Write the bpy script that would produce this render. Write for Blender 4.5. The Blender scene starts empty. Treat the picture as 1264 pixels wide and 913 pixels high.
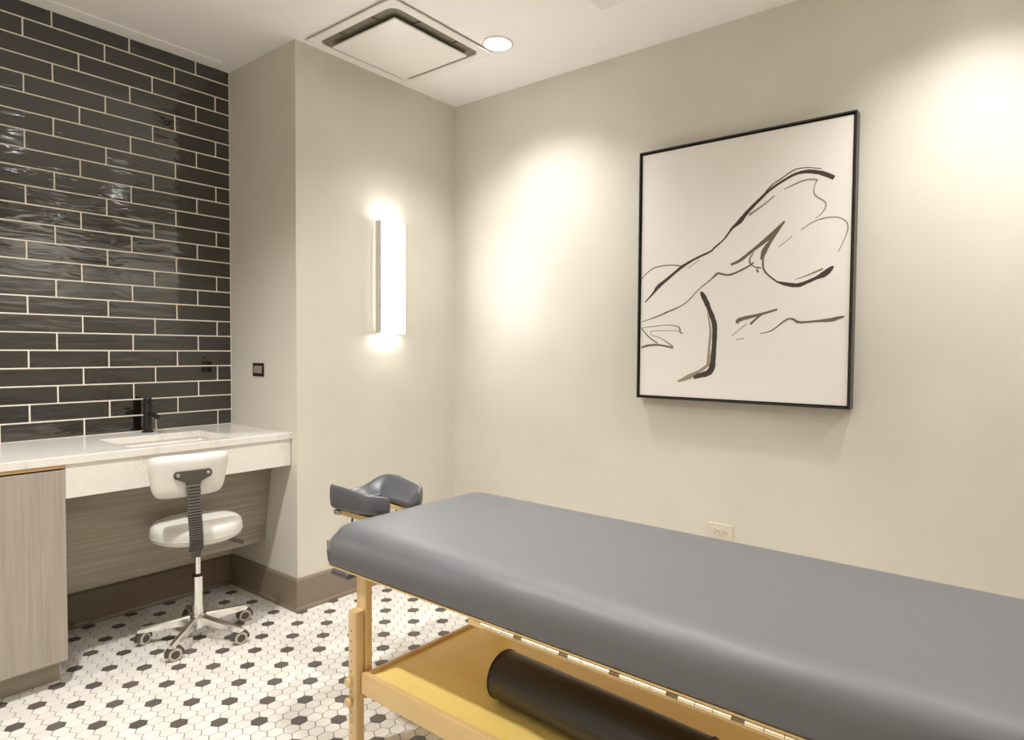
"""Treatment room with massage table, tiled sink alcove and rolling stool."""
CAMF = (794.1331, 0.912955, -0.034419, 0.008063)
CAMP = (-2.80130, -2.77395, 1.27159)
CAMO = (26.3676, 2.4062)
SPOT, BLEND = 126, 1.0
E1 = E2 = 56; E3 = 150; E4 = 22; E5 = 62; E6 = 95
SCONCE, HALO = 17, 4.0
EXPO = 0.24
STROKES = [(0, [(-2.1402, 1.9602, 0.0123),(-2.111, 1.9771, 0.0124),(-2.0814, 1.9902, 0.0125),(-2.0365, 2.0014, 0.0111),(-1.991, 1.9976, 0.008),(-1.9449, 1.9786, 0.0073),(-1.8978, 1.9534, 0.0073),(-1.8619, 1.926, 0.0091),(-1.801, 1.8723, 0.0109),(-1.7637, 1.831, 0.0135),(-1.7323, 1.8068, 0.0076),(-1.6977, 1.7639, 0.0045),(-1.6517, 1.7278, 0.0054),(-1.6346, 1.714, 0.006),(-1.5641, 1.6876, 0.0075),(-1.4989, 1.655, 0.0097),(-1.432, 1.6075, 0.0098),(-1.3825, 1.5717, 0.0127),(-1.3556, 1.5412, 0.0064),(-1.3142, 1.5016, 0.0036)]),(0, [(-2.0932, 2.0033, 0.002),(-2.0344, 2.0171, 0.0025),(-1.9865, 2.015, 0.0034),(-1.938, 1.9892, 0.0034),(-1.8967, 1.9659, 0.0034),(-1.8676, 1.936, 0.0035)]),(2, [(-2.0786, 1.9617, 0.0049),(-2.0354, 1.9684, 0.005),(-1.9797, 1.9536, 0.0042),(-1.9472, 1.9416, 0.0025)]),(2, [(-1.9102, 1.9215, 0.0034),(-1.8643, 1.8893, 0.0052),(-1.8042, 1.8545, 0.0079)]),(2, [(-2.0786, 1.9634, 0.0041),(-2.0674, 1.9406, 0.0025),(-2.0666, 1.908, 0.0033),(-2.0841, 1.8893, 0.0041),(-2.1076, 1.8698, 0.0041),(-2.1111, 1.8491, 0.0033),(-2.0971, 1.8265, 0.0033),(-2.0742, 1.8088, 0.0016)]),(2, [(-2.0199, 1.7679, 0.0025),(-2.0551, 1.7905, 0.0033),(-2.0937, 1.8049, 0.0033)]),(2, [(-2.0929, 1.8034, 0.0047),(-2.1292, 1.8069, 0.0039),(-2.1652, 1.8003, 0.0031),(-2.1904, 1.7784, 0.0031),(-2.1932, 1.7478, 0.0031),(-2.178, 1.7037, 0.0023),(-2.1611, 1.667, 0.0015)]),(2, [(-1.9308, 1.707, 0.0016),(-1.9848, 1.746, 0.0024)]),(1, [(-1.9523, 1.8119, 0.004),(-1.9252, 1.7859, 0.0065),(-1.8858, 1.7478, 0.0131),(-1.8128, 1.6953, 0.0083),(-1.7669, 1.6632, 0.0093),(-1.7284, 1.6492, 0.0068)]),(1, [(-1.9531, 1.8094, 0.004),(-1.9255, 1.7722, 0.0057),(-1.8943, 1.7307, 0.0098),(-1.8723, 1.696, 0.014),(-1.8616, 1.6599, 0.0083)]),(1, [(-1.8691, 1.6921, 0.0041),(-1.8676, 1.643, 0.005),(-1.8739, 1.6139, 0.0049),(-1.8972, 1.5878, 0.0049),(-1.9298, 1.5614, 0.0049)]),(0, [(-1.9282, 1.5631, 0.0049),(-1.9695, 1.5503, 0.0121),(-2.0122, 1.5447, 0.0128),(-2.0462, 1.5555, 0.0103),(-2.0832, 1.5706, 0.0102),(-2.1124, 1.5843, 0.0172),(-2.1338, 1.6015, 0.0124),(-2.1451, 1.6122, 0.0046)]),(2, [(-2.0002, 1.5677, 0.0016),(-2.0531, 1.585, 0.004),(-2.1061, 1.6049, 0.0063)]),(1, [(-1.8287, 1.6526, 0.0033),(-1.8139, 1.6404, 0.005),(-1.7635, 1.6172, 0.0059),(-1.7205, 1.6049, 0.006),(-1.6852, 1.6123, 0.006),(-1.6679, 1.6138, 0.0072),(-1.6369, 1.5883, 0.0034),(-1.5809, 1.5476, 0.0027),(-1.5382, 1.5053, 0.0027),(-1.4945, 1.476, 0.0035),(-1.4346, 1.4536, 0.0049),(-1.3731, 1.4307, 0.0036),(-1.2987, 1.4087, 0.0014)]),(1, [(-1.8295, 1.6955, 0.0025),(-1.8133, 1.672, 0.0033),(-1.812, 1.6514, 0.0042),(-1.8307, 1.6334, 0.0033),(-1.8598, 1.6255, 0.005)]),(1, [(-1.8409, 1.6244, 0.0033),(-1.8478, 1.6074, 0.0058)]),(1, [(-1.2924, 1.6117, 0.0022),(-1.3185, 1.6358, 0.0029),(-1.3537, 1.6583, 0.0036),(-1.4003, 1.6677, 0.0035),(-1.4538, 1.6672, 0.0035),(-1.4973, 1.6599, 0.0041)]),(0, [(-1.5918, 1.5383, 0.0041),(-1.6028, 1.5229, 0.0135),(-1.6211, 1.4885, 0.0148),(-1.6358, 1.4544, 0.0135),(-1.6579, 1.3969, 0.0161),(-1.661, 1.34, 0.0134),(-1.657, 1.2528, 0.0148),(-1.651, 1.199, 0.0175),(-1.6339, 1.1749, 0.0189),(-1.595, 1.1622, 0.0163),(-1.5649, 1.1517, 0.011)]),(2, [(-1.6255, 1.4446, 0.002),(-1.6409, 1.367, 0.0054),(-1.6368, 1.2863, 0.0061),(-1.6332, 1.2107, 0.0095)]),(2, [(-1.6354, 1.2107, 0.0081),(-1.5875, 1.1784, 0.0095),(-1.5444, 1.1552, 0.0151),(-1.5151, 1.1418, 0.0111),(-1.4877, 1.1311, 0.0056)]),(2, [(-1.2992, 1.3799, 0.0022),(-1.3581, 1.3862, 0.0029),(-1.4356, 1.392, 0.0028),(-1.4887, 1.3814, 0.0042),(-1.4965, 1.3584, 0.0062),(-1.51, 1.3514, 0.0035)]),(2, [(-1.4889, 1.364, 0.0021),(-1.4053, 1.3664, 0.0021),(-1.3506, 1.3635, 0.0021),(-1.3548, 1.3456, 0.0021),(-1.4059, 1.3276, 0.0028),(-1.4616, 1.2911, 0.0056)]),(1, [(-1.2976, 1.3785, 0.0029),(-1.3351, 1.3386, 0.0036),(-1.3829, 1.3064, 0.0036)]),(1, [(-1.2974, 1.2862, 0.0058),(-1.3437, 1.2978, 0.0079),(-1.3986, 1.2979, 0.0064),(-1.464, 1.2855, 0.0056)]),(1, [(-1.7592, 1.3939, 0.0076),(-1.7761, 1.4105, 0.0118),(-1.8596, 1.4293, 0.0075),(-1.9305, 1.4485, 0.0057)]),(1, [(-1.8189, 1.3886, 0.0067),(-1.8434, 1.4114, 0.0058),(-1.8678, 1.429, 0.0033)]),(2, [(-1.7386, 1.3407, 0.0017),(-1.802, 1.3889, 0.0025)]),(1, [(-1.8612, 1.3481, 0.0017),(-1.9099, 1.3608, 0.0033),(-1.9647, 1.4022, 0.004),(-1.992, 1.4072, 0.0056),(-2.0192, 1.393, 0.0072),(-2.0796, 1.3958, 0.0063),(-2.1383, 1.4, 0.0109),(-2.1669, 1.4071, 0.0093),(-2.1895, 1.4126, 0.0038)]),(2, [(-1.7563, 1.3219, 0.0017),(-1.7947, 1.3302, 0.0017)]),(2, [(-1.5285, 1.646, 0.0014),(-1.5857, 1.6825, 0.0014)])]

import bpy, bmesh, math, random
from mathutils import Vector, Matrix
random.seed(7)
C = bpy.context.scene.collection
SC = bpy.context.scene
R = math.radians
W, D, H = 1.0617, 0.6212, 2.7212          # column width, alcove depth, ceiling height
XL, YR = -3.4, -4.1                        # left and rear walls of the room
HC = 0.8636                                # worktop height

# ------------------------------------------------------------------ materials
def mat(name, col, rough=.5, metal=0., spec=.5, coat=0.):
    m = bpy.data.materials.new(name); m.use_nodes = True
    b = m.node_tree.nodes['Principled BSDF']
    b.inputs['Base Color'].default_value = (*col, 1)
    b.inputs['Roughness'].default_value = rough
    b.inputs['Metallic'].default_value = metal
    b.inputs['Specular IOR Level'].default_value = spec
    b.inputs['Coat Weight'].default_value = coat
    return m
def N(m, t, **kw):
    n = m.node_tree.nodes.new(t)
    for k, v in kw.items(): setattr(n, k, v)
    return n
def L(m, a, b): m.node_tree.links.new(a, b)
def bsdf(m): return m.node_tree.nodes['Principled BSDF']
def coords(m, scale=(1, 1, 1), attr=None):
    tc = N(m, 'ShaderNodeTexCoord'); mp = N(m, 'ShaderNodeMapping')
    mp.inputs['Scale'].default_value = scale
    if attr:
        at = N(m, 'ShaderNodeAttribute', attribute_name=attr)
        ad = N(m, 'ShaderNodeVectorMath', operation='ADD')
        L(m, tc.outputs['Object'], ad.inputs[0]); L(m, at.outputs['Vector'], ad.inputs[1])
        L(m, ad.outputs[0], mp.inputs['Vector'])
    else:
        L(m, tc.outputs['Object'], mp.inputs['Vector'])
    return mp.outputs['Vector']
def noise(m, vec, scale, detail=3, rough=.5, dist=0):
    n = N(m, 'ShaderNodeTexNoise'); n.inputs['Scale'].default_value = scale
    n.inputs['Detail'].default_value = detail; n.inputs['Roughness'].default_value = rough
    n.inputs['Distortion'].default_value = dist
    L(m, vec, n.inputs['Vector']); return n.outputs['Fac']
def ramp(m, fac, stops, inp='Base Color'):
    r = N(m, 'ShaderNodeValToRGB'); e = r.color_ramp.elements
    e[0].position, e[0].color = stops[0][0], (*stops[0][1], 1)
    e[1].position, e[1].color = stops[-1][0], (*stops[-1][1], 1)
    for p, c in stops[1:-1]:
        x = e.new(p); x.color = (*c, 1)
    L(m, fac, r.inputs['Fac'])
    if inp: L(m, r.outputs['Color'], bsdf(m).inputs[inp])
    return r.outputs['Color']
def bump(m, fac, strength, dist=.002):
    b = N(m, 'ShaderNodeBump'); b.inputs['Strength'].default_value = strength
    b.inputs['Distance'].default_value = dist
    L(m, fac, b.inputs['Height']); L(m, b.outputs['Normal'], bsdf(m).inputs['Normal'])
def paint(name, col, rough=.45, var=.03):
    m = mat(name, col, rough)
    v = coords(m); f = noise(m, v, 3, 2)
    ramp(m, f, [(.3, tuple(c*(1-var) for c in col)), (.7, tuple(min(1, c*(1+var)) for c in col))])
    bump(m, noise(m, v, 260, 2), .06, .001)
    return m
def wood(name, dark, light, scale, rough=.45, b=.05):
    m = mat(name, light, rough)
    f = noise(m, coords(m, scale), 1, 5, .62, .3)
    ramp(m, f, [(.28, dark), (.72, light)])
    bump(m, f, b, .001)
    return m

M = {}
M['wall'] = paint('warm_greige_wall_paint', (.665, .632, .553), .42)
M['ceiling'] = paint('ceiling_white_paint', (.905, .885, .865), .7, .01)
M['base'] = paint('taupe_baseboard_paint', (.232, .185, .134), .38)
M['grout'] = mat('cream_grout', (.84, .77, .66), .85)
M['floor_grout'] = mat('grey_floor_grout', (.14, .125, .11), .9)

def tilemat():
    m = mat('glossy_black_brown_glazed_tile', (.022, .016, .014), .06)
    bsdf(m).inputs['IOR'].default_value = 1.95
    v = coords(m, (1, 1, 1), 'rnd')
    mp = N(m, 'ShaderNodeMapping'); mp.inputs['Scale'].default_value = (.33, 1, 1.5)
    L(m, v, mp.inputs['Vector'])
    n1 = noise(m, mp.outputs[0], 16, 2.5, .5, .6)
    bump(m, n1, .75, .003)
    n2 = noise(m, mp.outputs[0], 9, 3)
    ramp(m, n2, [(.35, (.0075, .0042, .0028)), (.7, (.016, .010, .0072))])
    return m
M['tile'] = tilemat()
def hexmat(name, c0, c1, rough):
    m = mat(name, c0, rough)
    at = N(m, 'ShaderNodeAttribute', attribute_name='tone')
    ramp(m, at.outputs['Fac'], [(0, c0), (1, c1)])
    bump(m, noise(m, coords(m), 60, 2), .04, .001)
    return m
M['hexw'] = hexmat('matte_white_hexagon_tile', (.72, .685, .625), (.82, .79, .73), .38)
M['hexb'] = hexmat('matte_black_hexagon_tile', (.098, .083, .074), (.135, .115, .101), .38)

M['door'] = wood('grey_washed_upright_grain_laminate', (.325, .285, .240), (.43, .38, .325), (95, 95, 2.2), .4)
M['panel'] = wood('grey_brown_level_grain_laminate', (.235, .193, .150), (.39, .332, .268), (2.0, 70, 70), .4)
M['oak'] = wood('light_oak_edge', (.50, .30, .14), (.66, .44, .23), (6, 60, 60), .45)
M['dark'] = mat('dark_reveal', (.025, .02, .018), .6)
def quartz():
    m = mat('white_veined_quartz', (.8, .77, .72), .18)
    v = coords(m)
    w = noise(m, v, 7, 6, .62, 1.6)
    a = N(m, 'ShaderNodeMath', operation='SUBTRACT'); a.inputs[1].default_value = .5; L(m, w, a.inputs[0])
    b = N(m, 'ShaderNodeMath', operation='ABSOLUTE'); L(m, a.outputs[0], b.inputs[0])
    mk = noise(m, v, 5, 2)
    c = N(m, 'ShaderNodeMath', operation='MULTIPLY_ADD'); c.inputs[1].default_value = .16; L(m, mk, c.inputs[0]); L(m, b.outputs[0], c.inputs[2])
    ramp(m, c.outputs[0], [(.05, (.655, .615, .555)), (.085, (.77, .735, .68)), (.2, (.80, .765, .71))])
    return m
M['quartz'] = quartz()
M['ceramic'] = mat('white_ceramic', (.83, .8, .75), .12)
M['blackmetal'] = mat('matte_black_metal', (.022, .019, .017), .38, .3)
M['chrome'] = mat('polished_chrome', (.93, .92, .90), .2, 1)
M['steel'] = mat('brushed_steel', (.72, .70, .67), .36, 1)
M['brass'] = mat('bright_brass_hinge', (.90, .78, .56), .42, 1)
M['bronze'] = mat('dull_bronze_hinge_slot', (.17, .12, .065), .5, .4)
M['whitevinyl'] = mat('white_vinyl', (.735, .715, .66), .32)
M['darkplastic'] = mat('dark_grey_plastic', (.085, .07, .06), .42)
M['tread'] = mat('pale_grey_rubber_tread', (.50, .46, .39), .6)
def vinyl(name, col, rough):
    m = mat(name, col, rough, spec=.7)
    v = coords(m)
    bump(m, noise(m, v, 420, 2), .07, .0006)
    return m
M['padvinyl'] = vinyl('charcoal_grey_vinyl', (.112, .114, .119), .52)
M['facevinyl'] = vinyl('slate_grey_vinyl', (.085, .088, .093), .33)
M['bolster'] = vinyl('black_brown_vinyl', (.022, .016, .012), .42)
M['maple'] = wood('honey_maple_wood', (.66, .45, .19), (.74, .535, .255), (30, 2.5, 30), .32, .02)
M['mapleleg'] = wood('honey_maple_upright_grain', (.66, .46, .21), (.77, .58, .31), (40, 40, 2.2), .32, .02)
M['shelf'] = wood('golden_varnished_plywood', (.84, .64, .18), (.90, .70, .23), (22, 1.6, 22), .3, .01)
M['whiteplastic'] = mat('white_enamel', (.86, .83, .79), .4)
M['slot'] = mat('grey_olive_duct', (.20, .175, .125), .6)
M['canvas'] = paint('primed_canvas', (.83, .79, .745), .7, .01)
M['ink'] = mat('black_brown_ink', (.050, .038, .024), .6)
M['ink_mid'] = mat('brown_ink_wash', (.155, .118, .075), .65)
M['ink_light'] = mat('pale_ink_wash', (.33, .27, .19), .65)
M['frame'] = mat('black_frame_lacquer', (.016, .012, .010), .3)
M['beigeplastic'] = mat('ivory_plastic', (.66, .60, .50), .35)
M['greyplate'] = mat('grey_beige_insert', (.30, .265, .225), .4)
def emit(name, col, s):
    m = mat(name, (.9, .9, .9), .4)
    b = bsdf(m); b.inputs['Emission Color'].default_value = (*col, 1); b.inputs['Emission Strength'].default_value = s
    return m
WARM = (1.0, .978, .965)
M['lens'] = emit('lit_downlight_lens', WARM, 14)
M['diffuser'] = emit('lit_opal_acrylic', (1.0, .98, .97), SCONCE)
M['halo'] = emit('lit_opal_acrylic_back', (1.0, .98, .97), HALO)

# ------------------------------------------------------------------ builders
def link(name, bm, mats, parent=None, smooth=False, loc=None):
    me = bpy.data.meshes.new(name); bm.normal_update(); bm.to_mesh(me); bm.free()
    for m in (mats if isinstance(mats, (list, tuple)) else [mats]): me.materials.append(m)
    o = bpy.data.objects.new(name, me); C.objects.link(o)
    if parent: o.parent = parent
    if loc is not None: o.location = loc
    if smooth:
        for p in me.polygons: p.use_smooth = True
        if smooth != True:
            me.set_sharp_from_angle(angle=R(smooth))
    return o
def tag(o, label, cat, group=None):
    o['label'] = label; o['category'] = cat
    if group: o['group'] = group
    return o
def thing(name, label, cat, loc=(0, 0, 0), rz=0, group=None):
    o = bpy.data.objects.new(name, None); C.objects.link(o); o.empty_display_size = .1
    o.location = loc; o.rotation_euler = (0, 0, rz)
    return tag(o, label, cat, group)
def struct(name, bm, mats, smooth=False):
    o = link(name, bm, mats, None, smooth); o['kind'] = 'structure'; return o
def box(bm, x0, x1, y0, y1, z0, z1, bev=0, seg=2, mi=0, M4=None):
    r = bmesh.ops.create_cube(bm, size=1)
    vs = r['verts']
    bmesh.ops.scale(bm, verts=vs, vec=(abs(x1-x0), abs(y1-y0), abs(z1-z0)))
    bmesh.ops.translate(bm, verts=vs, vec=((x0+x1)/2, (y0+y1)/2, (z0+z1)/2))
    fs = list({f for v in vs for f in v.link_faces}); es = list({e for v in vs for e in v.link_edges})
    if bev:
        rb = bmesh.ops.bevel(bm, geom=es, offset=bev, segments=seg, profile=.5, affect='EDGES', clamp_overlap=True)
        vs = list({v for v in rb['verts']} | {v for f in rb['faces'] for v in f.verts})
        fs = list({f for v in vs for f in v.link_faces})
    for f in fs: f.material_index = mi
    if M4 is not None: bmesh.ops.transform(bm, matrix=M4, verts=vs)
    return vs
def bx(*a, **k):
    bm = bmesh.new(); box(bm, *a, **k); return bm
def cyl(bm, p0, p1, r0, r1=None, n=24, mi=0, bev=0):
    p0 = Vector(p0); p1 = Vector(p1); r1 = r0 if r1 is None else r1
    d = p1-p0
    r = bmesh.ops.create_cone(bm, cap_ends=True, cap_tris=False, segments=n, radius1=r0, radius2=r1, depth=d.length)
    vs = r['verts']
    fs = list({f for v in vs for f in v.link_faces})
    for f in fs: f.material_index = mi
    q = d.to_track_quat('Z', 'Y').to_matrix().to_4x4()
    if bev:
        es = [e for e in {e for v in vs for e in v.link_edges} if any(len(f.verts) > 4 for f in e.link_faces)]
        rb = bmesh.ops.bevel(bm, geom=es, offset=bev, segments=3, profile=.5, affect='EDGES', clamp_overlap=True)
        vs = list(set(v for v in vs if v.is_valid) | set(rb['verts']))
    bmesh.ops.transform(bm, matrix=Matrix.Translation((p0+p1)/2) @ q, verts=vs)
    return vs
def lathe(bm, prof, n=32, M4=None, mi=0):
    """prof: list of (r, z); closed at the axis when r==0"""
    rings = []
    for r, z in prof:
        if r < 1e-6: rings.append([bm.verts.new((0, 0, z))])
        else: rings.append([bm.verts.new((r*math.cos(2*math.pi*k/n), r*math.sin(2*math.pi*k/n), z)) for k in range(n)])
    for a, b in zip(rings, rings[1:]):
        for k in range(n):
            k2 = (k+1) % n
            vs = []
            for v in (a[k % len(a)], a[k2 % len(a)], b[k2 % len(b)], b[k % len(b)]):
                if v not in vs: vs.append(v)
            if len(vs) > 2:
                f = bm.faces.new(vs); f.material_index = mi
    vs = [v for r in rings for v in r]
    if M4 is not None: bmesh.ops.transform(bm, matrix=M4, verts=vs)
    return vs
def sweep(bm, rings, closed_ends=True, mi=0):
    vr = [[bm.verts.new(p) for p in ring] for ring in rings]; n = len(vr[0])
    for a, b in zip(vr, vr[1:]):
        for k in range(n):
            f = bm.faces.new((a[k], a[(k+1) % n], b[(k+1) % n], b[k])); f.material_index = mi
    if closed_ends:
        bm.faces.new(list(reversed(vr[0]))).material_index = mi; bm.faces.new(vr[-1]).material_index = mi
    bmesh.ops.recalc_face_normals(bm, faces=bm.faces[:])
def tube(bm, pts, r, n=12, mi=0):
    pts = [Vector(p) for p in pts]; rings = []
    for i, p in enumerate(pts):
        t = (pts[min(i+1, len(pts)-1)]-pts[max(i-1, 0)]).normalized()
        u = t.orthogonal().normalized() if abs(t.z) > .95 else Vector((0, 0, 1)).cross(t).normalized()
        v = t.cross(u)
        rr = r[i] if isinstance(r, (list, tuple)) else r
        rings.append([p + u*rr*math.cos(2*math.pi*k/n) + v*rr*math.sin(2*math.pi*k/n) for k in range(n)])
    sweep(bm, rings, True, mi)
def dup(o, parent=None):
    c = o.copy(); C.objects.link(c)
    if parent: c.parent = parent
    for ch in list(o.children): dup(ch, c)
    return c
def subsurf(o, lv=2):
    m = o.modifiers.new('Subdivision', 'SUBSURF'); m.levels = lv; m.render_levels = lv
    return o

# ------------------------------------------------------------------ room shell
HS, HX0, HY0 = 0.05036, -1.57756, -0.62749
def floor():
    bm = bmesh.new(); tone = bm.faces.layers.float.new('tone')
    box(bm, XL-.1, .1, YR-.1, D+.1, -.1, -.0022, mi=0)
    r3 = math.sqrt(3); Rad = HS/r3 - .0012
    def hexa(cx, cy, black):
        ang = [k*math.pi/3 for k in range(6)]
        pts = [(cx+Rad*math.cos(a), cy+Rad*math.sin(a)) for a in ang]
        if max(p[0] for p in pts) > -.001 or min(p[0] for p in pts) < XL+.001: 
            pts = [(min(max(p[0], XL), 0), p[1]) for p in pts]
        if max(p[1] for p in pts) > D or min(p[1] for p in pts) < YR:
            pts = [(p[0], min(max(p[1], YR), D)) for p in pts]
        top = [bm.verts.new((cx+(x-cx)*.965, cy+(y-cy)*.965, 0)) for x, y in pts]
        bot = [bm.verts.new((x, y, -.0012)) for x, y in pts]
        t = random.random()
        fs = [bm.faces.new(top)] + [bm.faces.new((bot[k], bot[(k+1) % 6], top[(k+1) % 6], top[k])) for k in range(6)]
        for f in fs: f.material_index = 2 if black else 1; f[tone] = t
    for i in range(-44, 40):
        x = HX0 + r3/2*HS*i
        if x < XL+.01 or x > -.01: continue
        for j in range(-72, 28):
            y = HY0 + HS*j + (HS/2)*(i % 2)
            if y < YR+.01 or y > D-.01: continue
            if x > -W+.03 and y > .03: continue
            black = False
            if i % 2 == 0:
                p = i//2
                # black where y = HY0 - 2*HS*q with p+q even
                if j % 2 == 0 and (p + (-j//2)) % 2 == 0: black = True
            hexa(x, y, black)
    return struct('floor', bm, [M['floor_grout'], M['hexw'], M['hexb']])
floor()
struct('ceiling', bx(XL-.1, .1, YR-.1, D+.1, H, H+.1), M['ceiling'])
struct('wall_back', bx(-W, .1, 0, D+.1, 0, H), M['wall'])
struct('wall_right', bx(0, .1, YR-.1, 0, 0, H), M['wall'])
struct('wall_left', bx(XL-.1, XL, YR-.1, D+.1, 0, H), M['wall'])
struct('wall_front', bx(XL, 0, YR-.1, YR, 0, H), M['wall'])

def tiled_wall():
    bm = bmesh.new(); rnd = bm.faces.layers.float_vector.new('rnd')
    box(bm, XL, -W, D-.0016, D+.1, 0, H, mi=0)
    PX, PZ, G = .3035, .0777, .0058
    off = {0: -1.2338, 1: -1.3365, 2: -1.1358}
    # counted from the ceiling: first full course line below the ceiling is at 2.650
    z1 = HC + PZ*23
    row = 0
    zt = z1 + PZ
    while zt > HC - .001 + PZ/2:
        zb = zt - PZ
        o = off[row % 3]
        k = 1
        x1 = o + PX
        while x1 > XL:
            a, b = max(x1-PX, XL), min(x1, -W)
            if b - a > .02:
                xa = a + G/2; xb = b - (G/2 if b < -W-.0001 else G*.5)
                za, zc = zb + G/2, min(zt - G/2, H - .004)
                tilt = [random.uniform(-1, 1)*.0007 for _ in range(4)]
                before = set(bm.faces)
                vs = box(bm, xa, xb, D-.003, D+.006, za, zc, bev=.0016, seg=2, mi=1)
                for v in vs:
                    if v.co.y < D+.002:
                        u = (v.co.x-xa)/(xb-xa); w = (v.co.z-za)/(zc-za)
                        v.co.y += tilt[0]*(u-.5) + tilt[1]*(w-.5) + tilt[2]*(u-.5)*(w-.5)*2
                rv = Vector((random.uniform(0, 50), random.uniform(0, 50), random.uniform(0, 50)))
                for f in set(bm.faces) - before: f[rnd] = rv
            x1 -= PX
        zt -= PZ; row += 1
    o = struct('wall_alcove', bm, [M['grout'], M['tile']])
    # painted lower part behind the knee space
    return o
tiled_wall()

def baseboard(name, pts):
    """pts: path on the floor plan, wall on the left of travel"""
    bm = bmesh.new()
    hb = .157
    prof = [(0, 0), (.021, 0), (.021, .010), (.017, .018), (.0125, .020), (.0125, hb-.010), (.009, hb-.004), (.006, hb), (0, hb)]
    P = [Vector((x, y, 0)) for x, y in pts]
    rings = []
    for i, p in enumerate(P):
        ns = []
        for a, b in ((i-1, i), (i, i+1)):
            if a >= 0 and b < len(P):
                t = (P[b]-P[a]).normalized(); ns.append(Vector((t.y, -t.x, 0)))
        n = ns[0] if len(ns) == 1 else (ns[0]+ns[1])/(1+ns[0].dot(ns[1]))
        rings.append([p + n*d + Vector((0, 0, z)) for d, z in prof])
    sweep(bm, rings)
    return struct(name, bm, M['base'])
baseboard('baseboard_back', [(-W, D-.0215), (-W, 0), (-.0215, 0)])
baseboard('baseboard_alcove', [(XL+.0215, D-.0035), (-W-.0005, D-.0035)])
baseboard('baseboard_right', [(0, YR), (0, 0)][::-1])
baseboard('baseboard_left', [(XL, YR+.0215), (XL, D-.004)])
baseboard('baseboard_front', [(-.0215, YR), (XL, YR)])
# plaster strip set into the ceiling along the tiled wall
struct('trim_1', bx(XL, -1.145, D-.098, D-.0035, H-.005, H+.001, bev=.002), M['ceiling'])

# ------------------------------------------------------------------ ceiling fittings
def downlight(x, y, label, e, wide=0, blend=None):
    t = thing('recessed_downlight', label, 'ceiling light', (x, y, H), 0, 'recessed ceiling downlights')
    bm = bmesh.new()
    lathe(bm, [(.062, -.001), (.074, -.001), (.0745, -.004), (.071, -.007), (.064, -.006), (.060, .004)], 48)
    link('trim_ring', bm, M['whiteplastic'], t, 40)
    bm = bmesh.new(); lathe(bm, [(0, -.0045), (.03, -.0042), (.056, -.003), (.0615, -.0005), (.0615, .004), (0, .004)], 48)
    link('lens', bm, M['lens'], t, 40)
    ld = bpy.data.lights.new('downlight_beam', 'SPOT'); ld.energy = e; ld.color = WARM
    ld.spot_size = R(wide or SPOT); ld.spot_blend = blend or BLEND; ld.shadow_soft_size = .055
    lo = bpy.data.objects.new('downlight_beam', ld); C.objects.link(lo); lo.location = (x, y, H-.03)
    return t
downlight(-.46, -.735, 'round recessed downlight lit beside the square ceiling air unit', E1)
downlight(-.46, -2.60, 'round recessed downlight above the foot end of the massage table', E2)
downlight(-2.38, -.735, 'round recessed downlight in front of the sink counter cabinet', E3, 132, .75)
downlight(-1.42, -1.70, 'added unseen downlight brightening the massage table top from high above', E6, 92, 1)  # extra lamp out of view, added to lift the table top
downlight(-2.95, -2.75, 'added unseen downlight giving fill from the left rear of the room', E4, 150, .6)  # added fill lamp, kept where the tiles do not mirror it
downlight(-.62, -3.62, 'added unseen downlight brightening the rear corner beyond the foot of the massage table', E5, 150, .6)  # added lamp that brightens the rear wall mirrored in the tiles

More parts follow.
